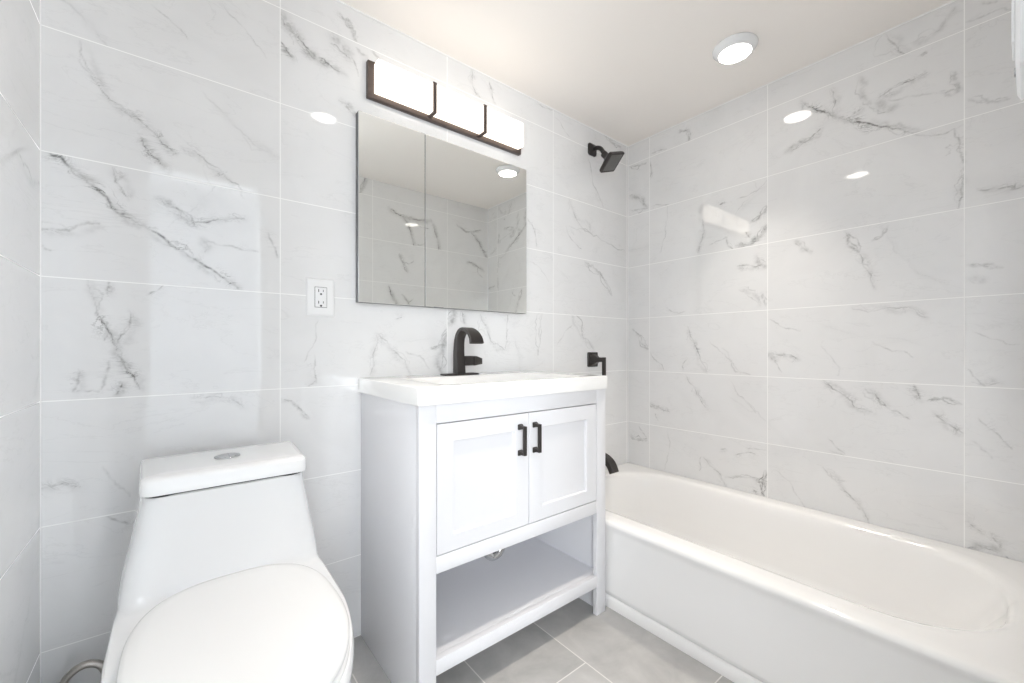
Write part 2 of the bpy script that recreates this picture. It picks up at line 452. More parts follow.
def marble_material(name, off, normal_axis, tint=(0.81, 0.81, 0.81)):
    m = bpy.data.materials.new(name); m.use_nodes = True; nt = m.node_tree; N = nt.nodes; Lk = nt.links.new
    b = N['Principled BSDF']
    def math_(op, a, c=None, d=None):
        n = N.new('ShaderNodeMath'); n.operation = op
        for i, v in enumerate((a, c, d)):
            if v is None: continue
            if isinstance(v, (int, float)): n.inputs[i].default_value = v
            else: Lk(v, n.inputs[i])
        return n.outputs[0]
    uv = N.new('ShaderNodeUVMap'); uv.uv_map = 'UVMap'
    sep = N.new('ShaderNodeSeparateXYZ'); Lk(uv.outputs[0], sep.inputs[0])
    su = math_('DIVIDE', math_('SUBTRACT', sep.outputs[0], off), T_W)
    sv = math_('DIVIDE', math_('SUBTRACT', sep.outputs[1], ROW0), T_H)
    iu, iv = math_('FLOOR', su), math_('FLOOR', sv)
    fu, fv = math_('FRACT', su), math_('FRACT', sv)
    du = math_('MULTIPLY', math_('MINIMUM', fu, math_('SUBTRACT', 1.0, fu)), T_W)
    dv = math_('MULTIPLY', math_('MINIMUM', fv, math_('SUBTRACT', 1.0, fv)), T_H)
    dist = math_('MINIMUM', du, dv)
    gr = N.new('ShaderNodeMapRange'); gr.inputs['From Min'].default_value = 0.0016; gr.inputs['From Max'].default_value = 0.0008
    Lk(dist, gr.inputs['Value'])
    cid = N.new('ShaderNodeCombineXYZ'); Lk(iu, cid.inputs[0]); Lk(iv, cid.inputs[1])
    wn = N.new('ShaderNodeTexWhiteNoise'); wn.noise_dimensions = '3D'; Lk(cid.outputs[0], wn.inputs['Vector'])
    # tile-local coordinate with random offset
    sc = N.new('ShaderNodeVectorMath'); sc.operation = 'MULTIPLY_ADD'
    Lk(wn.outputs['Color'], sc.inputs[0]); sc.inputs[1].default_value = (40, 40, 40); Lk(uv.outputs[0], sc.inputs[2])
    cl = N.new('ShaderNodeTexNoise'); cl.inputs['Scale'].default_value = 5; cl.inputs['Detail'].default_value = 5; cl.inputs['Roughness'].default_value = .55; cl.inputs['Distortion'].default_value = 1.2
    Lk(sc.outputs[0], cl.inputs['Vector'])
    cr = N.new('ShaderNodeMapRange'); cr.inputs['From Min'].default_value = 0.42; cr.inputs['From Max'].default_value = 0.75; cr.inputs['To Max'].default_value = 0.05
    Lk(cl.outputs['Fac'], cr.inputs['Value'])
    # hairline wisps
    mp = N.new('ShaderNodeMapping'); mp.inputs['Rotation'].default_value = (0, 0, 0.8); mp.inputs['Scale'].default_value = (1.0, 3.2, 1)
    Lk(sc.outputs[0], mp.inputs['Vector'])
    ws = N.new('ShaderNodeTexNoise'); ws.inputs['Scale'].default_value = 3.5; ws.inputs['Detail'].default_value = 8; ws.inputs['Roughness'].default_value = .6; ws.inputs['Distortion'].default_value = .6
    Lk(mp.outputs[0], ws.inputs['Vector'])
    wd = math_('ABSOLUTE', math_('SUBTRACT', ws.outputs['Fac'], 0.55))
    wr = N.new('ShaderNodeMapRange'); wr.inputs['From Min'].default_value = 0.010; wr.inputs['From Max'].default_value = 0.0; wr.inputs['To Max'].default_value = 0.14
    Lk(wd, wr.inputs['Value'])
    wmask = math_('MULTIPLY', wr.outputs[0], cl.outputs['Fac'])
    at = N.new('ShaderNodeAttribute'); at.attribute_name = 'vein'
    fine = N.new('ShaderNodeTexNoise'); fine.inputs['Scale'].default_value = 90; fine.inputs['Detail'].default_value = 4
    Lk(uv.outputs[0], fine.inputs['Vector'])
    fr = N.new('ShaderNodeMapRange'); fr.inputs['From Min'].default_value = .3; fr.inputs['From Max'].default_value = .62; fr.inputs['To Min'].default_value = .45; fr.inputs['To Max'].default_value = 1.1
    Lk(fine.outputs['Fac'], fr.inputs['Value'])
    # broken grey clouds and cracks that follow the veins
    am = N.new('ShaderNodeAttribute'); am.attribute_name = 'smear'
    m2 = N.new('ShaderNodeMapping'); m2.inputs['Rotation'].default_value = (0, 0, 0.75); m2.inputs['Scale'].default_value = (1.0, 2.2, 1)
    Lk(sc.outputs[0], m2.inputs['Vector'])
    rn = N.new('ShaderNodeTexNoise'); rn.inputs['Scale'].default_value = 9; rn.inputs['Detail'].default_value = 7; rn.inputs['Roughness'].default_value = .62; rn.inputs['Distortion'].default_value = .9
    Lk(m2.outputs[0], rn.inputs['Vector'])
    rr = N.new('ShaderNodeMapRange'); rr.inputs['From Min'].default_value = .022; rr.inputs['From Max'].default_value = .004; rr.inputs['To Max'].default_value = .55
    Lk(math_('ABSOLUTE', math_('SUBTRACT', rn.outputs['Fac'], .52)), rr.inputs['Value'])
    rc = N.new('ShaderNodeMapRange'); rc.inputs['From Min'].default_value = .56; rc.inputs['From Max'].default_value = .60; rc.inputs['To Max'].default_value = .30
    Lk(rn.outputs['Fac'], rc.inputs['Value'])
    sm_ = math_('MULTIPLY', math_('MAXIMUM', rr.outputs[0], rc.outputs[0]), math_('MULTIPLY', am.outputs['Fac'], am.outputs['Fac']))
    vv = math_('ADD', math_('MULTIPLY', at.outputs['Fac'], fr.outputs[0]), sm_)
    tot = math_('MINIMUM', math_('ADD', math_('ADD', math_('MULTIPLY', vv, 1.25), wmask), cr.outputs[0]), 1.0)
    mx = N.new('ShaderNodeMix'); mx.data_type = 'RGBA'
    mx.inputs[6].default_value = (*tint, 1); mx.inputs[7].default_value = (0.17, 0.17, 0.165, 1)
    Lk(tot, mx.inputs[0])
    mg = N.new('ShaderNodeMix'); mg.data_type = 'RGBA'; Lk(gr.outputs[0], mg.inputs[0]); Lk(mx.outputs[2], mg.inputs[6]); mg.inputs[7].default_value = (0.93, 0.93, 0.92, 1)
    Lk(mg.outputs[2], b.inputs['Base Color'])
    rg = N.new('ShaderNodeMapRange'); rg.inputs['To Min'].default_value = 0.035; rg.inputs['To Max'].default_value = 0.6
    Lk(gr.outputs[0], rg.inputs['Value']); Lk(rg.outputs[0], b.inputs['Roughness'])
    b.inputs['IOR'].default_value = 1.75
    # every tile is laid a hair out of plane
    geo = N.new('ShaderNodeNewGeometry')
    off_ = N.new('ShaderNodeVectorMath'); off_.operation = 'SUBTRACT'; Lk(wn.outputs['Color'], off_.inputs[0]); off_.inputs[1].default_value = (.5, .5, .5)
    sm = N.new('ShaderNodeVectorMath'); sm.operation = 'SCALE'; Lk(off_.outputs[0], sm.inputs[0]); sm.inputs['Scale'].default_value = 0.008
    ad = N.new('ShaderNodeVectorMath'); ad.operation = 'ADD'; Lk(geo.outputs['Normal'], ad.inputs[0]); Lk(sm.outputs[0], ad.inputs[1])
    nz = N.new('ShaderNodeVectorMath'); nz.operation = 'NORMALIZE'; Lk(ad.outputs[0], nz.inputs[0]); Lk(nz.outputs[0], b.inputs['Normal'])
    return m

def wall_back():
    st = 0.0025
    F, nx, nz = vein_field(W, CZ, st, OFF['back'], VEINS_BACK, 3, ((0, 0, 1), (.08, .2)))
    grid_wall('wall_back', F, nx, nz, st, lambda s, z: np.stack([s, s * 0, z], 1), [], marble_material('marble_tile_back', OFF['back'], 1))
def wall_right():
    st = 0.0025
    F, nx, nz = vein_field(-YF, CZ, st, OFF['right'], VEINS_RIGHT, 5, ((0, 0, 1), (.08, .2)))
    grid_wall('wall_right', F, nx, nz, st, lambda s, z: np.stack([s * 0 + W, -s, z], 1), [], marble_material('marble_tile_right', OFF['right'], 0))
def wall_left():
    st = 0.005
    F, nx, nz = vein_field(-YF, CZ, st, OFF['left'], [], 11, ((0, 1, 1, 2), (.1, .35)))
    grid_wall('wall_left', F, nx, nz, st, lambda s, z: np.stack([s * 0, -s, z], 1), [], marble_material('marble_tile_left', OFF['left'], 0))
DOOR = (0.135, 0.66, 0.0, 2.02)
def wall_front():
    st = 0.005
    F, nx, nz = vein_field(W, CZ, st, OFF['front'], [], 8, ((2, 2, 3, 3), (.6, 1.0)))
    grid_wall('wall_front', F, nx, nz, st, lambda s, z: np.stack([s, s * 0 + YF, z], 1), [(DOOR[0] - .02, DOOR[1] + .02, 0, DOOR[3] + .02)], marble_material('marble_tile_front', OFF['front'], 1))
wall_back(); wall_right(); wall_left(); wall_front()

# ceiling paint
M_CEIL = mat('ceiling_paint', (0.93, 0.89, 0.85), 0.6, noise=0.01, nscale=3, bump=0.05, bscale=300)
M_WPAINT = mat('white_trim_paint', (0.86, 0.87, 0.88), 0.25)
M_HALL = mat('hall_wall_paint', (0.56, 0.575, 0.59), 0.6, noise=0.01, nscale=3)
struct(MB().box(-0.12, W + 0.12, YF - 0.12, 0.12, CZ, CZ + 0.1).build('ceiling', M_CEIL))

# floor : grey porcelain planks 305 x 610, long side towards the door, staggered by a half
def floor_material():
    m = bpy.data.materials.new('grey_porcelain_tile'); m.use_nodes = True; nt = m.node_tree; N = nt.nodes; Lk = nt.links.new
    b = N['Principled BSDF']
    def math_(op, a, c=None):
        n = N.new('ShaderNodeMath'); n.operation = op
        for i, v in enumerate((a, c)):
            if v is None: continue
            if isinstance(v, (int, float)): n.inputs[i].default_value = v
            else: Lk(v, n.inputs[i])
        return n.outputs[0]
    g = N.new('ShaderNodeNewGeometry'); sep = N.new('ShaderNodeSeparateXYZ'); Lk(g.outputs['Position'], sep.inputs[0])
    u = math_('DIVIDE', math_('SUBTRACT', sep.outputs[0], 1.300 - 0.305 * 10), 0.305)
    iu = math_('FLOOR', u); fu = math_('FRACT', u)
    st = math_('MULTIPLY', math_('MODULO', iu, 2.0), 0.5)
    v = math_('ADD', math_('DIVIDE', math_('ADD', sep.outputs[1], 0.90 + 6.1), 0.61), st)
    iv = math_('FLOOR', v); fv = math_('FRACT', v)
    du = math_('MULTIPLY', math_('MINIMUM', fu, math_('SUBTRACT', 1.0, fu)), 0.305)
    dv = math_('MULTIPLY', math_('MINIMUM', fv, math_('SUBTRACT', 1.0, fv)), 0.61)
    d = math_('MINIMUM', du, dv)
    gr = N.new('ShaderNodeMapRange'); gr.inputs['From Min'].default_value = 0.0024; gr.inputs['From Max'].default_value = 0.0014; Lk(d, gr.inputs['Value'])
    cid = N.new('ShaderNodeCombineXYZ'); Lk(iu, cid.inputs[0]); Lk(iv, cid.inputs[1])
    wn = N.new('ShaderNodeTexWhiteNoise'); Lk(cid.outputs[0], wn.inputs['Vector'])
    sc = N.new('ShaderNodeVectorMath'); sc.operation = 'MULTIPLY_ADD'; Lk(wn.outputs['Color'], sc.inputs[0]); sc.inputs[1].default_value = (30, 30, 30); Lk(g.outputs['Position'], sc.inputs[2])
    n1 = N.new('ShaderNodeTexNoise'); n1.inputs['Scale'].default_value = 6; n1.inputs['Detail'].default_value = 8; n1.inputs['Roughness'].default_value = .62; n1.inputs['Distortion'].default_value = .5
    Lk(sc.outputs[0], n1.inputs['Vector'])
    rp = N.new('ShaderNodeValToRGB'); Lk(n1.outputs['Fac'], rp.inputs[0])
    rp.color_ramp.elements[0].position = .3; rp.color_ramp.elements[0].color = (0.37, 0.365, 0.355, 1)
    rp.color_ramp.elements[1].position = .7; rp.color_ramp.elements[1].color = (0.53, 0.52, 0.505, 1)
    n2 = N.new('ShaderNodeTexNoise'); n2.inputs['Scale'].default_value = 45; n2.inputs['Detail'].default_value = 3; Lk(sc.outputs[0], n2.inputs['Vector'])
    sp = N.new('ShaderNodeMapRange'); sp.inputs['From Min'].default_value = .70; sp.inputs['From Max'].default_value = .78; sp.inputs['To Max'].default_value = .25; Lk(n2.outputs['Fac'], sp.inputs['Value'])
    m1 = N.new('ShaderNodeMix'); m1.data_type = 'RGBA'; Lk(sp.outputs[0], m1.inputs[0]); Lk(rp.outputs[0], m1.inputs[6]); m1.inputs[7].default_value = (.62, .60, .57, 1)
    m2 = N.new('ShaderNodeMix'); m2.data_type = 'RGBA'; Lk(gr.outputs[0], m2.inputs[0]); Lk(m1.outputs[2], m2.inputs[6]); m2.inputs[7].default_value = (.72, .70, .67, 1)
    Lk(m2.outputs[2], b.inputs['Base Color'])
    b.inputs['Roughness'].default_value = 0.42
    return m
struct(MB().box(-0.12, W + 0.12, YF - 0.12, 0.12, -0.1, 0.0).build('floor', floor_material()))

# grout beads where walls and ceiling meet
M_GROUT = mat('white_grout_bead', (0.90, 0.90, 0.89), 0.6)
b_ = 0.0022
for k, (x0, x1, y0, y1, z0, z1) in enumerate([
        (0, b_, -b_, 0, 0, CZ), (W - b_, W, -b_, 0, 0.35, CZ),
        (0, W, -.004, 0, CZ - .004, CZ), (W - .004, W, YF, 0, CZ - .004, CZ), (0, .004, YF, 0, CZ - .004, CZ),
        (0, 0.772, -b_, 0, 0, b_)]):
    struct(MB().box(x0, x1, y0, y1, z0, z1).build('trim_%d' % (k + 1), M_GROUT))

# doorway: white metal edge trim round the opening, white jamb lining
dx0, dx1, dz1 = DOOR[0], DOOR[1], DOOR[3]
t = MB()
t.box(dx0 - .02, dx0 + .002, YF - .125, YF - .0005, 0, dz1 + .02, .001)
t.box(dx1 - .002, dx1 + .02, YF - .125, YF - .0005, 0, dz1 + .02, .001)
t.box(dx0 + .002, dx1 - .002, YF - .125, YF - .0005, dz1 - .002, dz1 + .02, .001)
struct(t.build('trim_7', M_WPAINT))

# unseen hallway behind the door; windows added in its far wall for fill light
HY0, HY1, HX0, HX1, HZ = YF - 0.12, -3.2, -1.5, 2.3, 2.4
h = MB().box(HX0, dx0 - .02, HY0 - .005, HY0, 0, HZ)
h.box(dx1 + .02, HX1, HY0 - .005, HY0, 0, HZ).box(dx0 - .02, dx1 + .02, HY0 - .005, HY0, dz1 + .02, HZ)
struct(h.build('wall_hall_near', M_HALL))
wf = MB(); n = 0
xs = [HX0 - .1, -1.42, -.18, 1.10, 2.14, HX1 + .1]
for k in (0, 2, 4): wf.box(xs[k], xs[k + 1], HY1 - .1, HY1, 0, HZ)
for k in (1, 3): wf.box(xs[k], xs[k + 1], HY1 - .1, HY1, 0, .55).box(xs[k], xs[k + 1], HY1 - .1, HY1, 2.15, HZ)
struct(wf.build('wall_hall_far', M_HALL))
struct(MB().box(HX1, HX1 + .1, HY1, HY0, 0, HZ).build('wall_hall_right', M_HALL))
struct(MB().box(HX0 - .1, HX0, HY1, HY0, 0, HZ).build('wall_hall_left', M_HALL))
for n, (a, c) in enumerate(((-1.42, -.18), (1.10, 2.14))):  # invented frames for the fill lamps, placed outside the wall reflections
    wf = MB()
    for x in (a, (a + c) / 2 - .02, c - .04): wf.box(x, x + .04, HY1 - .06, HY1 - .02, .55, 2.15, .003)
    for z in (.55, 1.33, 2.11): wf.box(a + .04, c - .04, HY1 - .06, HY1 - .02, z, z + .04, .003)
    struct(wf.build('window_%d' % (n + 1), M_WPAINT))
struct(MB().box(HX0 - .1, HX1 + .1, HY1 - .1, HY0 - .0005, HZ, HZ + .1).build('ceiling_hall', M_HALL))
struct(MB().box(HX0 - .1, HX1 + .1, HY1 - .1, HY0 - .0005, -.1, 0).build('floor_hall', mat('hall_stone_floor', (.70, .68, .65), .4, noise=.12, nscale=8)))

# ------------------------------------------------------------------ materials for the objects
M_ENAMEL = mat('white_tub_enamel', (0.90, 0.895, 0.885), 0.12, coat=0.5)
M_CERAMIC = mat('white_glazed_ceramic', (0.89, 0.895, 0.90), 0.05, coat=1.0)
M_SEAT = mat('white_seat_plastic', (0.85, 0.85, 0.845), 0.22)
M_CAB = mat('white_satin_lacquer', (0.745, 0.745, 0.765), 0.35)
M_TOP = mat('white_cast_marble', (0.87, 0.865, 0.85), 0.15, coat=0.3)
M_BLACK = mat('matte_black_metal', (0.042, 0.037, 0.035), 0.38, metal=0.4, noise=.1, nscale=60)
M_BRONZE = mat('dark_bronze_metal', (0.12, 0.095, 0.085), 0.35, metal=0.7, noise=.08, nscale=60)
M_CHROME = mat('chrome', (0.55, 0.56, 0.57), 0.18, metal=1)
M_BRAID = mat('braided_steel', (0.50, 0.47, 0.44), 0.28, metal=1, noise=.3, nscale=500, bump=.5, bscale=700)
M_MIRROR = mat('mirror_glass', (0.86, 0.875, 0.86), 0.0, metal=1)
M_DARK = mat('dark_cabinet_edge', (0.10, 0.10, 0.105), 0.4)
M_PLASTIC = mat('white_outlet_plastic', (0.86, 0.86, 0.86), 0.3)
M_SLOT = mat('outlet_slot_shadow', (0.03, 0.03, 0.03), 0.6)
M_GREY = mat('grey_spray_face', (0.16, 0.155, 0.15), 0.5, metal=.2)
M_PVC = mat('white_pvc', (0.62, 0.63, 0.65), 0.15)
M_DIFF = mat('lit_white_acrylic', (0.9, 0.88, 0.85), 0.3, emit=(1.0, 0.90, 0.78), estr=BAR_STRENGTH)
M_LENS = mat('lit_ceiling_lens', (0.9, 0.9, 0.88), 0.3, emit=(1.0, 0.93, 0.85), estr=LENS_STRENGTH)

def rrect(x0, x1, y0, y1, r, z, k=8, m=10):
    """rounded rectangle ring with constant vertex count"""
    r = max(r, 1e-4); P = []
    cs = [(x1 - r, y1 - r, 0), (x0 + r, y1 - r, 90), (x0 + r, y0 + r, 180), (x1 - r, y0 + r, 270)]
    for i, (cx, cy, a) in enumerate(cs):
        arc = [(cx + r * math.cos(math.radians(a + 90 * j / k)), cy + r * math.sin(math.radians(a + 90 * j / k))) for j in range(k + 1)]
        P += arc
        nx, ny, na = cs[(i + 1) % 4]
        q = (nx + r * math.cos(math.radians(na)), ny + r * math.sin(math.radians(na)))
        e = arc[-1]
        P += [(e[0] + (q[0] - e[0]) * j / m, e[1] + (q[1] - e[1]) * j / m) for j in range(1, m)]
    return [Vector((x, y, z)) for x, y in P]

def egg(cx, w, y0, lf, lb, nf, nb, z, n=96):
    P = []
    for i in range(n):
        a = 2 * math.pi * i / n; c, s = math.cos(a), math.sin(a)
        e, L = (nf, lf) if s < 0 else (nb, lb)
        P.append(Vector((cx + w * math.copysign(abs(c) ** (2 / e), c), y0 + L * math.copysign(abs(s) ** (2 / e), s), z)))
    return P

# ------------------------------------------------------------------ bathtub
def bathtub():
    x1, y0, y1 = W - .003, YF + .003, -.003
    root = thing('bathtub', 'white alcove bathtub with a plain apron along the right wall', 'bathtub', (1.97, -.75, 0))
    f = 1.583                                       # outer face of the rolled rim
    def o(dx, z, r=.004): return rrect(f + dx, x1, y0, y1, r, z)
    rings = [o(.010, 0), o(.0075, .040), o(.0105, .043), o(.0175, .045), o(.005, .065), o(.005, .070), o(.010, .20), o(.008, .30), o(.004, .318),
             o(0, .328), o(.0, .334), o(.004, .342), o(.012, .346)]
    def i(d, z, r, e0=0, e1=0): return rrect(1.688 + d, 2.287 - d * .8, -1.478 + e0 + d, -.085 - e1 - d, r, z)
    rings += [i(-.055, .346, .02), i(-.030, .3458, .24), i(-.015, .3445, .25), i(-.004, .3405, .25), i(.004, .333, .25), i(.010, .320, .248), i(.014, .300, .245),
              i(.024, .24, .235, .03, .01), i(.036, .16, .22, .07, .02), i(.050, .10, .20, .11, .03), i(.078, .068, .17, .15, .04), i(.12, .057, .13, .18, .05)]
    MB().loft(rings).build('tub_shell', M_ENAMEL, root, sharp=50)
    # drain at the tap end
    MB().cyl((1.99, -.30, .0545), (1.99, -.30, .061), .036, bev=.002).build('drain', M_BLACK, root)
bathtub()

# ------------------------------------------------------------------ toilet
def toilet():
    cx = 0.363
    root = thing('toilet', 'white one-piece toilet with closed lid between the left wall and the vanity', 'toilet', (cx, -.40, 0))
    R = []
    for z, w, y0, lf, lb, nf, nb in [(0, .150, -.36, .33, .30, 2.4, 5), (.03, .150, -.36, .335, .30, 2.4, 5), (.16, .165, -.36, .36, .31, 2.3, 5), (.26, .190, -.37, .39, .33, 2.25, 5),
                          (.34, .207, -.37, .42, .335, 2.2, 5), (.39, .215, -.37, .435, .335, 2.2, 5), (.415, .216, -.37, .435, .335, 2.2, 5), (.426, .214, -.37, .43, .335, 2.2, 5), (.430, .2125, -.37, .42, .333, 2.25, 5)]:
        R.append(egg(cx, w, y0, lf, lb, nf, nb, z))
    for z, w, yf in [(.433, .212, -.34), (.437, .211, -.285), (.447, .211, -.268), (.47, .2115, -.259), (.52, .206, -.256), (.58, .196, -.262), (.64, .187, -.272), (.680, .181, -.280), (.691, .179, -.283), (.694, .176, -.280)]:
        ym = (yf - .03) / 2
        R.append(egg(cx, w, ym, ym - yf, -.03 - ym, 6.5, 8, z))
    def taper(ring, k=.075):
        k *= min(1, max(0, (ring[0].z - .43) / .24))
        return [Vector((cx + (v.x - cx) * (1 - k * (-v.y - .03) / .26), v.y, v.z)) for v in ring]
    R = R[:9] + [taper(r) for r in R[9:]]
    MB().loft(R).build('body', M_CERAMIC, root, sharp=60)
    g = MB(); ym = -.1555
    g.loft([taper(rrect(cx - .1745, cx + .1745, -.279, -.036, .03, .692)), taper(rrect(cx - .1745, cx + .1745, -.279, -.036, .03, .7005))])
    g.build('lid_gasket', M_SLOT, root)  # near-black insert paints the shade in the seam under the lid
    L = []
    for z, d in [(.699, .005), (.6992, .001), (.702, 0), (.728, .001), (.7345, .004), (.738, .010), (.7395, .022), (.7402, .05)]:
        L.append(taper(rrect(cx - .183 + d, cx + .183 - d, -.292 + d, -.034 - d, max(.026 - d * .5, .003), z)))
    MB().loft(L).build('tank_lid', M_CERAMIC, root, sharp=60)
    b = MB().cyl((cx, -.170, .7398), (cx, -.170, .7435), .029, bev=.0015)
    bt = b.build('flush_button', M_CHROME, root)
    s = MB()
    for k in (-1, 1):
        arc = [(cx + k * .0015 + k * .023 * math.sin(math.radians(a)), -.170 + .023 * math.cos(math.radians(a))) for a in range(5, 176, 10)]
        s.loft([[Vector((x, y, .7434)) for x, y in arc], [Vector((cx + (x - cx) * .96, -.17 + (y + .17) * .96, .7448)) for x, y in arc]])
    s.build('button_half', M_CHROME, bt).location = (cx, -.170, .74) and (0, 0, 0)
    def lidring(w, z, d=0): return egg(cx, w - d, -.505, .29 - d, .250 - d * .6, 2.15, 2.8, z)
    MB().loft([lidring(.186, .431, .006), lidring(.186, .433), lidring(.186, .443), lidring(.186, .446, .005)]).build('seat', M_SEAT, root, sharp=60)
    MB().loft([lidring(.186, .449, .006), lidring(.186, .451, .001), lidring(.186, .460, .0), lidring(.186, .465, .003), lidring(.186, .468, .010), lidring(.186, .4695, .03), lidring(.186, .4705, .08)]).build('seat_lid', M_SEAT, root, sharp=60)
    for sx in (-.075, .075):
        MB().cyl((cx + sx - .016, -.268, .452), (cx + sx + .016, -.268, .452), .009, bev=.002).build('hinge', M_SEAT, root)
    return root
toilet()

# water supply hose and its stop valve
v = thing('stop_valve', 'small chrome stop valve on the wall low in the corner behind the toilet', 'valve', (.055, -.001, .13))
vb = MB().cyl((.055, -.0015, .13), (.055, -.006, .13), .022, bev=.001).cyl((.055, -.005, .13), (.055, -.055, .13), .008)
vb.cyl((.055, -.050, .118), (.055, -.050, .155), .010, bev=.001)
vb.build('valve_body', M_CHROME, v)
vh = MB()
vh.loft([[Vector((.055 + .018 * math.cos(a), y, .13 + .011 * math.sin(a))) for a in [2 * math.pi * k / 24 for k in range(24)]] for y in (-.062, -.064, -.074, -.076)])
vh.build('valve_handle', M_CHROME, v)
path = smoothpath([(.055, -.050, .152), (.043, -.05, .195), (.052, -.052, .234), (.080, -.055, .253), (.108, -.058, .245), (.121, -.06, .218), (.120, -.062, .19), (.134, -.07, .17), (.17, -.08, .17)], 8)
hs = thing('supply_hose', 'braided steel water hose arching out beside the toilet, near the left wall', 'hose', (.055, -.05, .15))
MB().tube(path, .0088, 12).build('hose_tube', M_BRAID, hs)
MB().cyl((.055, -.050, .150), (.054, -.050, .166), .0105, n=6, smooth=False).build('coupling_nut', M_CHROME, hs)
MB().cyl((.150, -.075, .17), (.175, -.081, .17), .011, n=6, smooth=False).build('coupling_nut', M_DARK, hs)

# ------------------------------------------------------------------ vanity cabinet
def vanity():
    X0, X1, YB, YFc, ZT = .772, 1.566, -.004, -.464, .871
    root = thing('vanity_cabinet', 'white shaker vanity cabinet with two doors above an open bottom shelf', 'cabinet', (1.167, -.23, 0))
    e = .0012
    for x0, x1 in ((X0, X0 + .018), (X1 - .018, X1)):
        MB().box(x0, x1, YFc + .02, YB, 0, ZT, e).build('side_panel', M_CAB, root)
    for x0, x1 in ((X0, X0 + .052), (X1 - .052, X1)):
        MB().box(x0, x1, YFc, YFc + .0198, 0, ZT, e).build('leg', M_CAB, root)
    xi0, xi1 = X0 + .0522, X1 - .0522
    for z0, z1, nm in ((.8165, ZT, 'top_rail'), (.395, .4425, 'middle_rail'), (.110, .153, 'shelf_rail')):
        MB().box(xi0, xi1, YFc, YFc + .0201, z0, z1, .0004 if nm == 'shelf_rail' else e).build(nm, M_CAB, root)
    MB().box(X0 + .0185, X1 - .0185, YFc + .0202, YB, .125, .153).build('bottom_shelf', M_CAB, root)
    MB().box(X0 + .0185, X1 - .0185, YFc + .0202, YB - .012, .405, .42, .0008).build('cabinet_floor', M_CAB, root)
    MB().box(X0 + .0185, X1 - .0185, YB - .010, YB, .4215, .86, .0008).build('back_panel', M_CAB, root)
    MB().box(X0 + .0185, X1 - .0185, YB - .010, YB, .1535, .404, .0008).build('back_panel', M_CAB, root)
    def door(x0, x1, px0, px1, hx, side):
        z0, z1, pz0, pz1 = .4455, .8135, .4925, .7595
        d = MB(); yo, yi = YFc + .0005, YFc + .019
        # frame and recessed panel as one moulding
        def r(ax0, ax1, az0, az1, y): return [Vector(p) for p in ((ax0, y, az0), (ax1, y, az0), (ax1, y, az1), (ax0, y, az1))]
        d.loft([r(x0, x1, z0, z1, yi), r(x0, x1, z0, z1, yo + .001), r(x0 + .001, x1 - .001, z0 + .001, z1 - .001, yo),
                r(px0 - .001, px1 + .001, pz0 - .001, pz1 + .001, yo), r(px0, px1, pz0, pz1, yo + .001), r(px0 + .002, px1 - .002, pz0 + .002, pz1 - .002, yo + .010)], smooth=False)
        o = d.build('door', M_CAB, root)
        h = MB()
        zt, zb = .772, .688
        yb_ = yo - .0275
        h.box(hx - .0055, hx + .0055, yb_ - .004, yb_ + .005, zb - .005, zt + .005, .001)
        for z in (zb, zt):
            h.cyl((hx, yo - .0005, z), (hx, yo - .010, z), .0105, .0075, n=4, smooth=False) if False else None
            h.box(hx - .0095, hx + .0095, yo - .006, yo - .0002, z - .0095, z + .0095, .003)
            h.loft([[Vector((hx + sx * w, y, z + sz * w)) for sx, sz in ((-1, -1), (1, -1), (1, 1), (-1, 1))] for y, w in ((yo - .006, .0085), (yo - .014, .005), (yo - .025, .005))])
        ho = h.build('handle', M_BLACK, root)
        ho.parent = o; ho.location = (0, 0, 0)
    door(X0 + .0545, 1.1672, .880, 1.1095, 1.128, 1)
    door(1.1708, X1 - .0545, 1.2235, 1.4575, 1.192, -1)
vanity()

def countertop():
    root = thing('sink_countertop', 'white countertop with moulded rectangular sink on top of the vanity', 'sink', (1.166, -.235, .871))
    x0, x1, y0, y1 = .763, 1.565, -.4755, -.002
    rings = [rrect(x0 + .012, x1 - .012, y0 + .012, y1, .002, .8715), rrect(x0, x1, y0, y1, .002, .8715), rrect(x0, x1, y0, y1, .003, .918), rrect(x0 + .0015, x1 - .0015, y0 + .0015, y1 - .001, .003, .921), rrect(x0 + .004, x1 - .004, y0 + .004, y1 - .002, .003, .922)]
    def s(d, z, r): return rrect(.872 + d, 1.462 - d, -.436 + d, -.135 - d * .8, r, z)
    rings += [s(-.02, .922, .03), s(-.003, .9215, .03), s(0, .920, .03), s(.006, .908, .035), s(.018, .875, .04), s(.04, .835, .05), s(.075, .818, .05), s(.11, .813, .03)]
    MB().loft(rings).build('countertop_slab', M_TOP, root, sharp=50)
    MB().cyl((1.167, -.28, .8125), (1.167, -.28, .817), .022, bev=.0015).build('sink_drain', M_BLACK, root)
    return root
sink = countertop()

# chrome trap of the sink, hanging below the cabinet floor
tr = thing('drain_trap', 'chrome sink drain trap hanging above the open shelf of the vanity', 'pipe', (1.15, -.27, .3))
MB().tube(smoothpath([(1.125, -.285, .80), (1.125, -.285, .5), (1.125, -.285, .32), (1.135, -.285, .284), (1.158, -.285, .275), (1.181, -.285, .286), (1.190, -.285, .32), (1.190, -.285, .40), (1.190, -.27, .44), (1.190, -.2, .46), (1.190, -.05, .46)], 6), .0165, 20).build('trap_pipe', M_CHROME, tr)
for x in (1.125, 1.190):
    MB().cyl((x, -.285, .318), (x, -.285, .340), .0225, n=12, bev=.002).build('slip_nut', M_CHROME, tr)

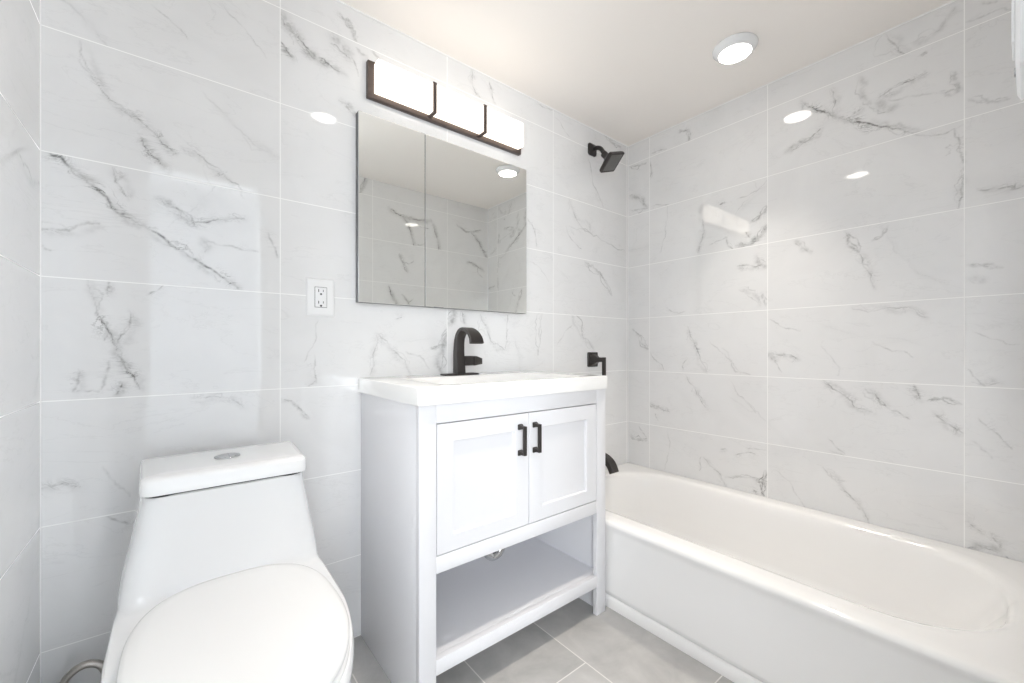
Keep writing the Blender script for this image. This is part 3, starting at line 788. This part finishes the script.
# ------------------------------------------------------------------ sink faucet
def faucet():
    x, y, z = 1.137, -.082, .9225
    root = thing('sink_faucet', 'matte black arched sink faucet with a side lever on the countertop', 'faucet', (x, y, z))
    B = MB().loft([rrect(x - .078, x + .078, y - .025, y + .025, .008, z), rrect(x - .078, x + .078, y - .025, y + .025, .008, z + .004), rrect(x - .075, x + .075, y - .022, y + .022, .006, z + .0062)])
    B.build('base_plate', M_BLACK, root)
    # ribbon body rising and arching forward; each station: centre (y,z), tangent angle, width(x), thickness
    P = smoothpath([(0, y + .004, z + .006), (0, y + .006, z + .05), (0, y + .008, z + .10), (0, y + .001, z + .145), (0, y - .020, z + .172), (0, y - .052, z + .1805), (0, y - .088, z + .168), (0, y - .112, z + .146), (0, y - .120, z + .124)], 7)
    rings = []; n = len(P)
    for i, p in enumerate(P):
        t = (P[min(i + 1, n - 1)] - P[max(i - 1, 0)]).normalized(); nr = Vector((0, t.z, -t.y)); u = i / (n - 1)
        w = .0185 - .001 * min(1, u * 2.2) + .012 * max(0, (u - .38) / .62); th = .0175 - .012 * min(1, u / .60)
        rings.append([Vector((x, p.y, p.z)) + Vector((sx * w, 0, 0)) + nr * sn * th for sx, sn in ((-1, -1), (-.9, -1.12), (.9, -1.12), (1, -1), (1, 1), (.9, 1.12), (-.9, 1.12), (-1, 1))])
    MB().loft(rings).build('spout', M_BLACK, root, sharp=40)
    h = MB().box(x + .014, x + .054, y - .016, y + .016, z + .036, z + .075, .003)
    o = h.build('handle_hub', M_BLACK, root)
    lv = MB().loft([[Vector((X, y + a * ws, z + .055 + dz + c * hs)) for a, c in ((-1, -1), (1, -1), (1, 1), (-1, 1))] for X, ws, hs, dz in ((x + .0545, .011, .016, 0), (x + .059, .011, .016, 0), (x + .062, .015, .0195, 0), (x + .072, .015, .018, .0005), (x + .096, .013, .0125, -.002), (x + .100, .012, .0115, -.002))], smooth=False)
    lv.build('lever', M_BLACK, root)
faucet()

# ------------------------------------------------------------------ mirror cabinet
def mirror_cabinet():
    x0, x1, z0, z1 = .7544, 1.5325, 1.191, 1.862
    root = thing('mirror_cabinet', 'frameless two-door mirrored medicine cabinet over the vanity', 'mirror', (1.143, 0, 1.191))
    MB().box(x0, x1, -.0284, -.0005, z0, z1).build('cabinet_box', M_DARK, root)
    for a, b in ((x0, 1.0095), (1.0125, x1)):
        d = MB(); bv = .0008
        def r(k, y): return [Vector(p) for p in ((a + k, y, z0 + k), (b - k, y, z0 + k), (b - k, y, z1 - k), (a + k, y, z1 - k))]
        d.loft([r(0, -.0286), r(0, -.0300), r(bv, -.0305)], smooth=False)
        d.build('mirror_door', M_MIRROR, root, sharp=.2)
mirror_cabinet()

# ------------------------------------------------------------------ bar light
def bar_light():
    x0, x1, z0, z1 = .791, 1.508, 1.931, 2.063
    root = thing('bar_light', 'lit white bar light with dark bronze frame above the mirror', 'light', (1.155, 0, 2.0))
    MB().box(x0, x1, -.020, -.0005, z0, z1, .001).build('back_plate', M_BRONZE, root)
    MB().box(x0 + .022, x1 - .018, -.060, -.0205, z0 + .016, z1 - .009, .003).build('diffuser', M_DIFF, root)
    for x in (1.036, 1.274):
        s = MB(); w = .0075; yo = -.0655; zi, zt = z0 + .008, z1 - .006
        s.box(x - w, x + w, yo, yo + .005, zi, zt, .0006)
        s.box(x - w, x + w, yo + .005, -.0203, zi, zi + .005, .0006)
        s.box(x - w, x + w, yo + .005, -.0203, zt - .005, zt, .0006)
        s.build('strap', M_BRONZE, root)
bar_light()

# ------------------------------------------------------------------ recessed ceiling lights
def ceiling_light(x, y, label):
    root = thing('ceiling_light', label, 'light', (x, y, CZ))
    ld = bpy.data.lights.new('downlight_beam', 'AREA'); ld.shape = 'DISK'; ld.size = .10; ld.energy = DOWNLIGHT_WATTS; ld.color = (1, .92, .83); ld.spread = math.radians(68)
    lo = bpy.data.objects.new('downlight_beam', ld); COL.objects.link(lo); lo.location = (0, 0, -.0282); lo.parent = root
    def ring(r, z): return [Vector((x + r * math.cos(2 * math.pi * k / 64), y + r * math.sin(2 * math.pi * k / 64), CZ + z)) for k in range(64)]
    MB().loft([ring(.080, -.0006), ring(.082, -.003), ring(.081, -.008), ring(.064, -.026), ring(.059, -.028), ring(.0585, -.020)], cap0=True, cap1=True).build('trim_ring', M_WPAINT, root, sharp=60)
    MB().loft([ring(.058, -.0212), ring(.058, -.0255), ring(.052, -.0275)]).build('lens', M_LENS, root, sharp=60)
ceiling_light(2.000, -.765, 'round lit ceiling light over the bathtub')
ceiling_light(.850, -.765, 'round lit ceiling light above the vanity side, seen only as reflections in the wall tiles')

# ------------------------------------------------------------------ shower head
def shower_head():
    root = thing('wall_shower', 'matte black square shower head on an arm high on the back wall', 'shower head', (2.03, 0, 2.115))
    MB().loft([[Vector((p.x, y, p.y)) for p in rrect(2.03 - w, 2.03 + w, 2.115 - w, 2.115 + w, r, 0)] for y, w, r in ((-.0005, .032, .012), (-.008, .032, .012), (-.014, .026, .011), (-.022, .016, .010))]).build('wall_flange', M_BLACK, root)
    c = Vector((2.026, -.145, 1.994)); ps, th, ro = .36, .688, .508
    a = Vector((math.cos(ps), math.sin(ps), 0)); o = Vector((math.sin(ps), -math.cos(ps), 0))
    v = o * math.cos(th) + Vector((0, 0, 1)) * math.sin(th); n = Vector((0, 0, 1)) * math.cos(th) - o * math.sin(th)
    a, v = a * math.cos(ro) + v * math.sin(ro), v * math.cos(ro) - a * math.sin(ro)
    neck = c + n * .066
    MB().tube(smoothpath([(2.03, -.012, 2.115), (2.028, -.040, 2.112), (2.022, -.072, 2.092), tuple(neck)], 8), .0115, 16).build('shower_arm', M_BLACK, root)
    MB().cyl(neck - n * .012, neck + n * .012, .0175, n=24, bev=.002).build('swivel_nut', M_BLACK, root)
    def sq(h, w, r): return [c + a * p.x + v * p.y + n * h for p in rrect(-w, w, -w, w, r, 0)]
    hd = MB().loft([sq(.0, .052, .006), sq(.0, .0555, .006), sq(.011, .0555, .006), sq(.018, .053, .010), sq(.030, .036, .018), sq(.044, .021, .0205), sq(.056, .017, .0168)])
    ho = hd.build('spray_head', M_BLACK, root, sharp=45)
    fp = MB().loft([sq(-.0003, .046, .006), sq(-.0022, .044, .006)])
    for i in range(7):
        for j in range(7):
            q = c + a * (i - 3) * .0125 + v * (j - 3) * .0125
            fp.cyl(q - n * .002, q - n * .0042, .0022, .0014, n=6)
    fo = fp.build('spray_face', M_GREY, root); fo.parent = ho; fo.location = (0, 0, 0)
shower_head()

# ------------------------------------------------------------------ shower valve and tub spout
def shower_valve():
    x, z = 2.034, .967
    root = thing('shower_valve', 'matte black shower valve with a lever handle on the back wall above the tub', 'valve', (x, 0, z))
    MB().loft([[Vector((p.x, y, p.y)) for p in rrect(x - w, x + w, z - w, z + w, .006, 0)] for y, w in ((-.0005, .040), (-.007, .040), (-.010, .037))]).build('escutcheon', M_BLACK, root)
    MB().loft([[Vector((p.x, y, p.y)) for p in rrect(x - w, x + w, z - w, z + w, w * .5, 0)] for y, w in ((-.010, .030), (-.026, .024), (-.042, .013), (-.076, .0115))]).build('hub', M_BLACK, root)
    MB().box(x - .011, x + .011, -.088, -.076, z - .098, z + .013, .002).build('lever', M_BLACK, root)
shower_valve()

def tub_spout():
    x = 2.03
    root = thing('tub_spout', 'matte black curved tub spout over the tap end of the bathtub', 'faucet', (x, 0, .44))
    P = smoothpath([(x, -.001, .445), (x, -.05, .449), (x, -.095, .442), (x, -.130, .420), (x, -.152, .380)], 7); rings = []
    for i, p in enumerate(P):
        t = (P[min(i + 1, len(P) - 1)] - P[max(i - 1, 0)]).normalized(); nr = Vector((0, t.z, -t.y)); u = i / (len(P) - 1)
        w = .027 - .003 * u; th = .022 - .005 * u
        rings.append([p + Vector((sx * w, 0, 0)) + nr * sn * th for sx, sn in ((-1, -.7), (-.8, -1), (.8, -1), (1, -.7), (1, .7), (.8, 1), (-.8, 1), (-1, .7))])
    MB().loft(rings).build('spout_body', M_BLACK, root, sharp=40)
    MB().loft([[Vector((p.x, y, p.y)) for p in rrect(x - w, x + w, .445 - w, .445 + w, .008, 0)] for y, w in ((-.0005, .033), (-.006, .033), (-.008, .031))]).build('wall_flange', M_BLACK, root)
tub_spout()

# ------------------------------------------------------------------ outlet and switch plate
def outlet():
    x0, x1, z0, z1 = .5925, .6812, 1.1375, 1.262; xc, zc = (x0 + x1) / 2, (z0 + z1) / 2
    root = thing('outlet', 'white rectangular power outlet on the tiled wall left of the mirror', 'outlet', (xc, 0, zc))
    def r(k, y): return [Vector((p.x, y, p.y)) for p in rrect(x0 + k, x1 - k, z0 + k, z1 - k, .003, 0)]
    MB().loft([r(0, -.0005), r(0, -.003), r(.0035, -.006), r(.006, -.0062)]).build('cover_plate', M_PLASTIC, root)
    MB().box(xc - .0195, xc + .0195, -.0066, -.0063, zc - .0345, zc + .0345).build('gasket_line', M_SLOT, root)  # near-black sheet paints the shaded gap round the receptacle
    ins = MB().box(xc - .0182, xc + .0182, -.0082, -.0067, zc - .0332, zc + .0332, .0006).build('receptacle', M_PLASTIC, root)
    for dz in (.0175, -.0215):
        for nm, s in (('slot', MB().box(xc - .0088, xc - .0062, -.0086, -.0083, zc + dz, zc + dz + .009)), ('slot', MB().box(xc + .0062, xc + .0082, -.0086, -.0083, zc + dz + .001, zc + dz + .008)),
                      ('ground_hole', MB().cyl((xc, -.0086, zc + dz - .007), (xc, -.0083, zc + dz - .007), .0034, n=16))):
            so = s.build(nm, M_SLOT, root); so.parent = ins; so.location = (0, 0, 0)
    for z in (zc + .049, zc - .049):
        MB().cyl((xc, -.0062, z), (xc, -.0070, z), .0032, n=16).build('screw', M_PLASTIC, root)
outlet()

def switch_plate():
    x0, x1, z0, z1 = .7215, .7935, 1.228, 1.346; xc, zc = (x0 + x1) / 2, (z0 + z1) / 2
    root = thing('light_switch', 'white switch plate beside the doorway, cut off by the right edge of the view', 'switch', (xc, YF, zc))
    def r(k, y): return [Vector((p.x, YF + y, p.y)) for p in rrect(x0 + k, x1 - k, z0 + k, z1 - k, .003, 0)]
    MB().loft([r(0, .0005), r(0, .003), r(.0035, .0050), r(.006, .0052)]).build('cover_plate', M_PLASTIC, root)
    MB().box(xc - .0165, xc + .0165, YF + .0053, YF + .0072, zc - .033, zc + .033, .001).build('rocker', M_PLASTIC, root)
    for z in (zc + .049, zc - .049):
        MB().cyl((xc, YF + .0053, z), (xc, YF + .0061, z), .0034, n=16).build('screw', M_CHROME, root)
switch_plate()
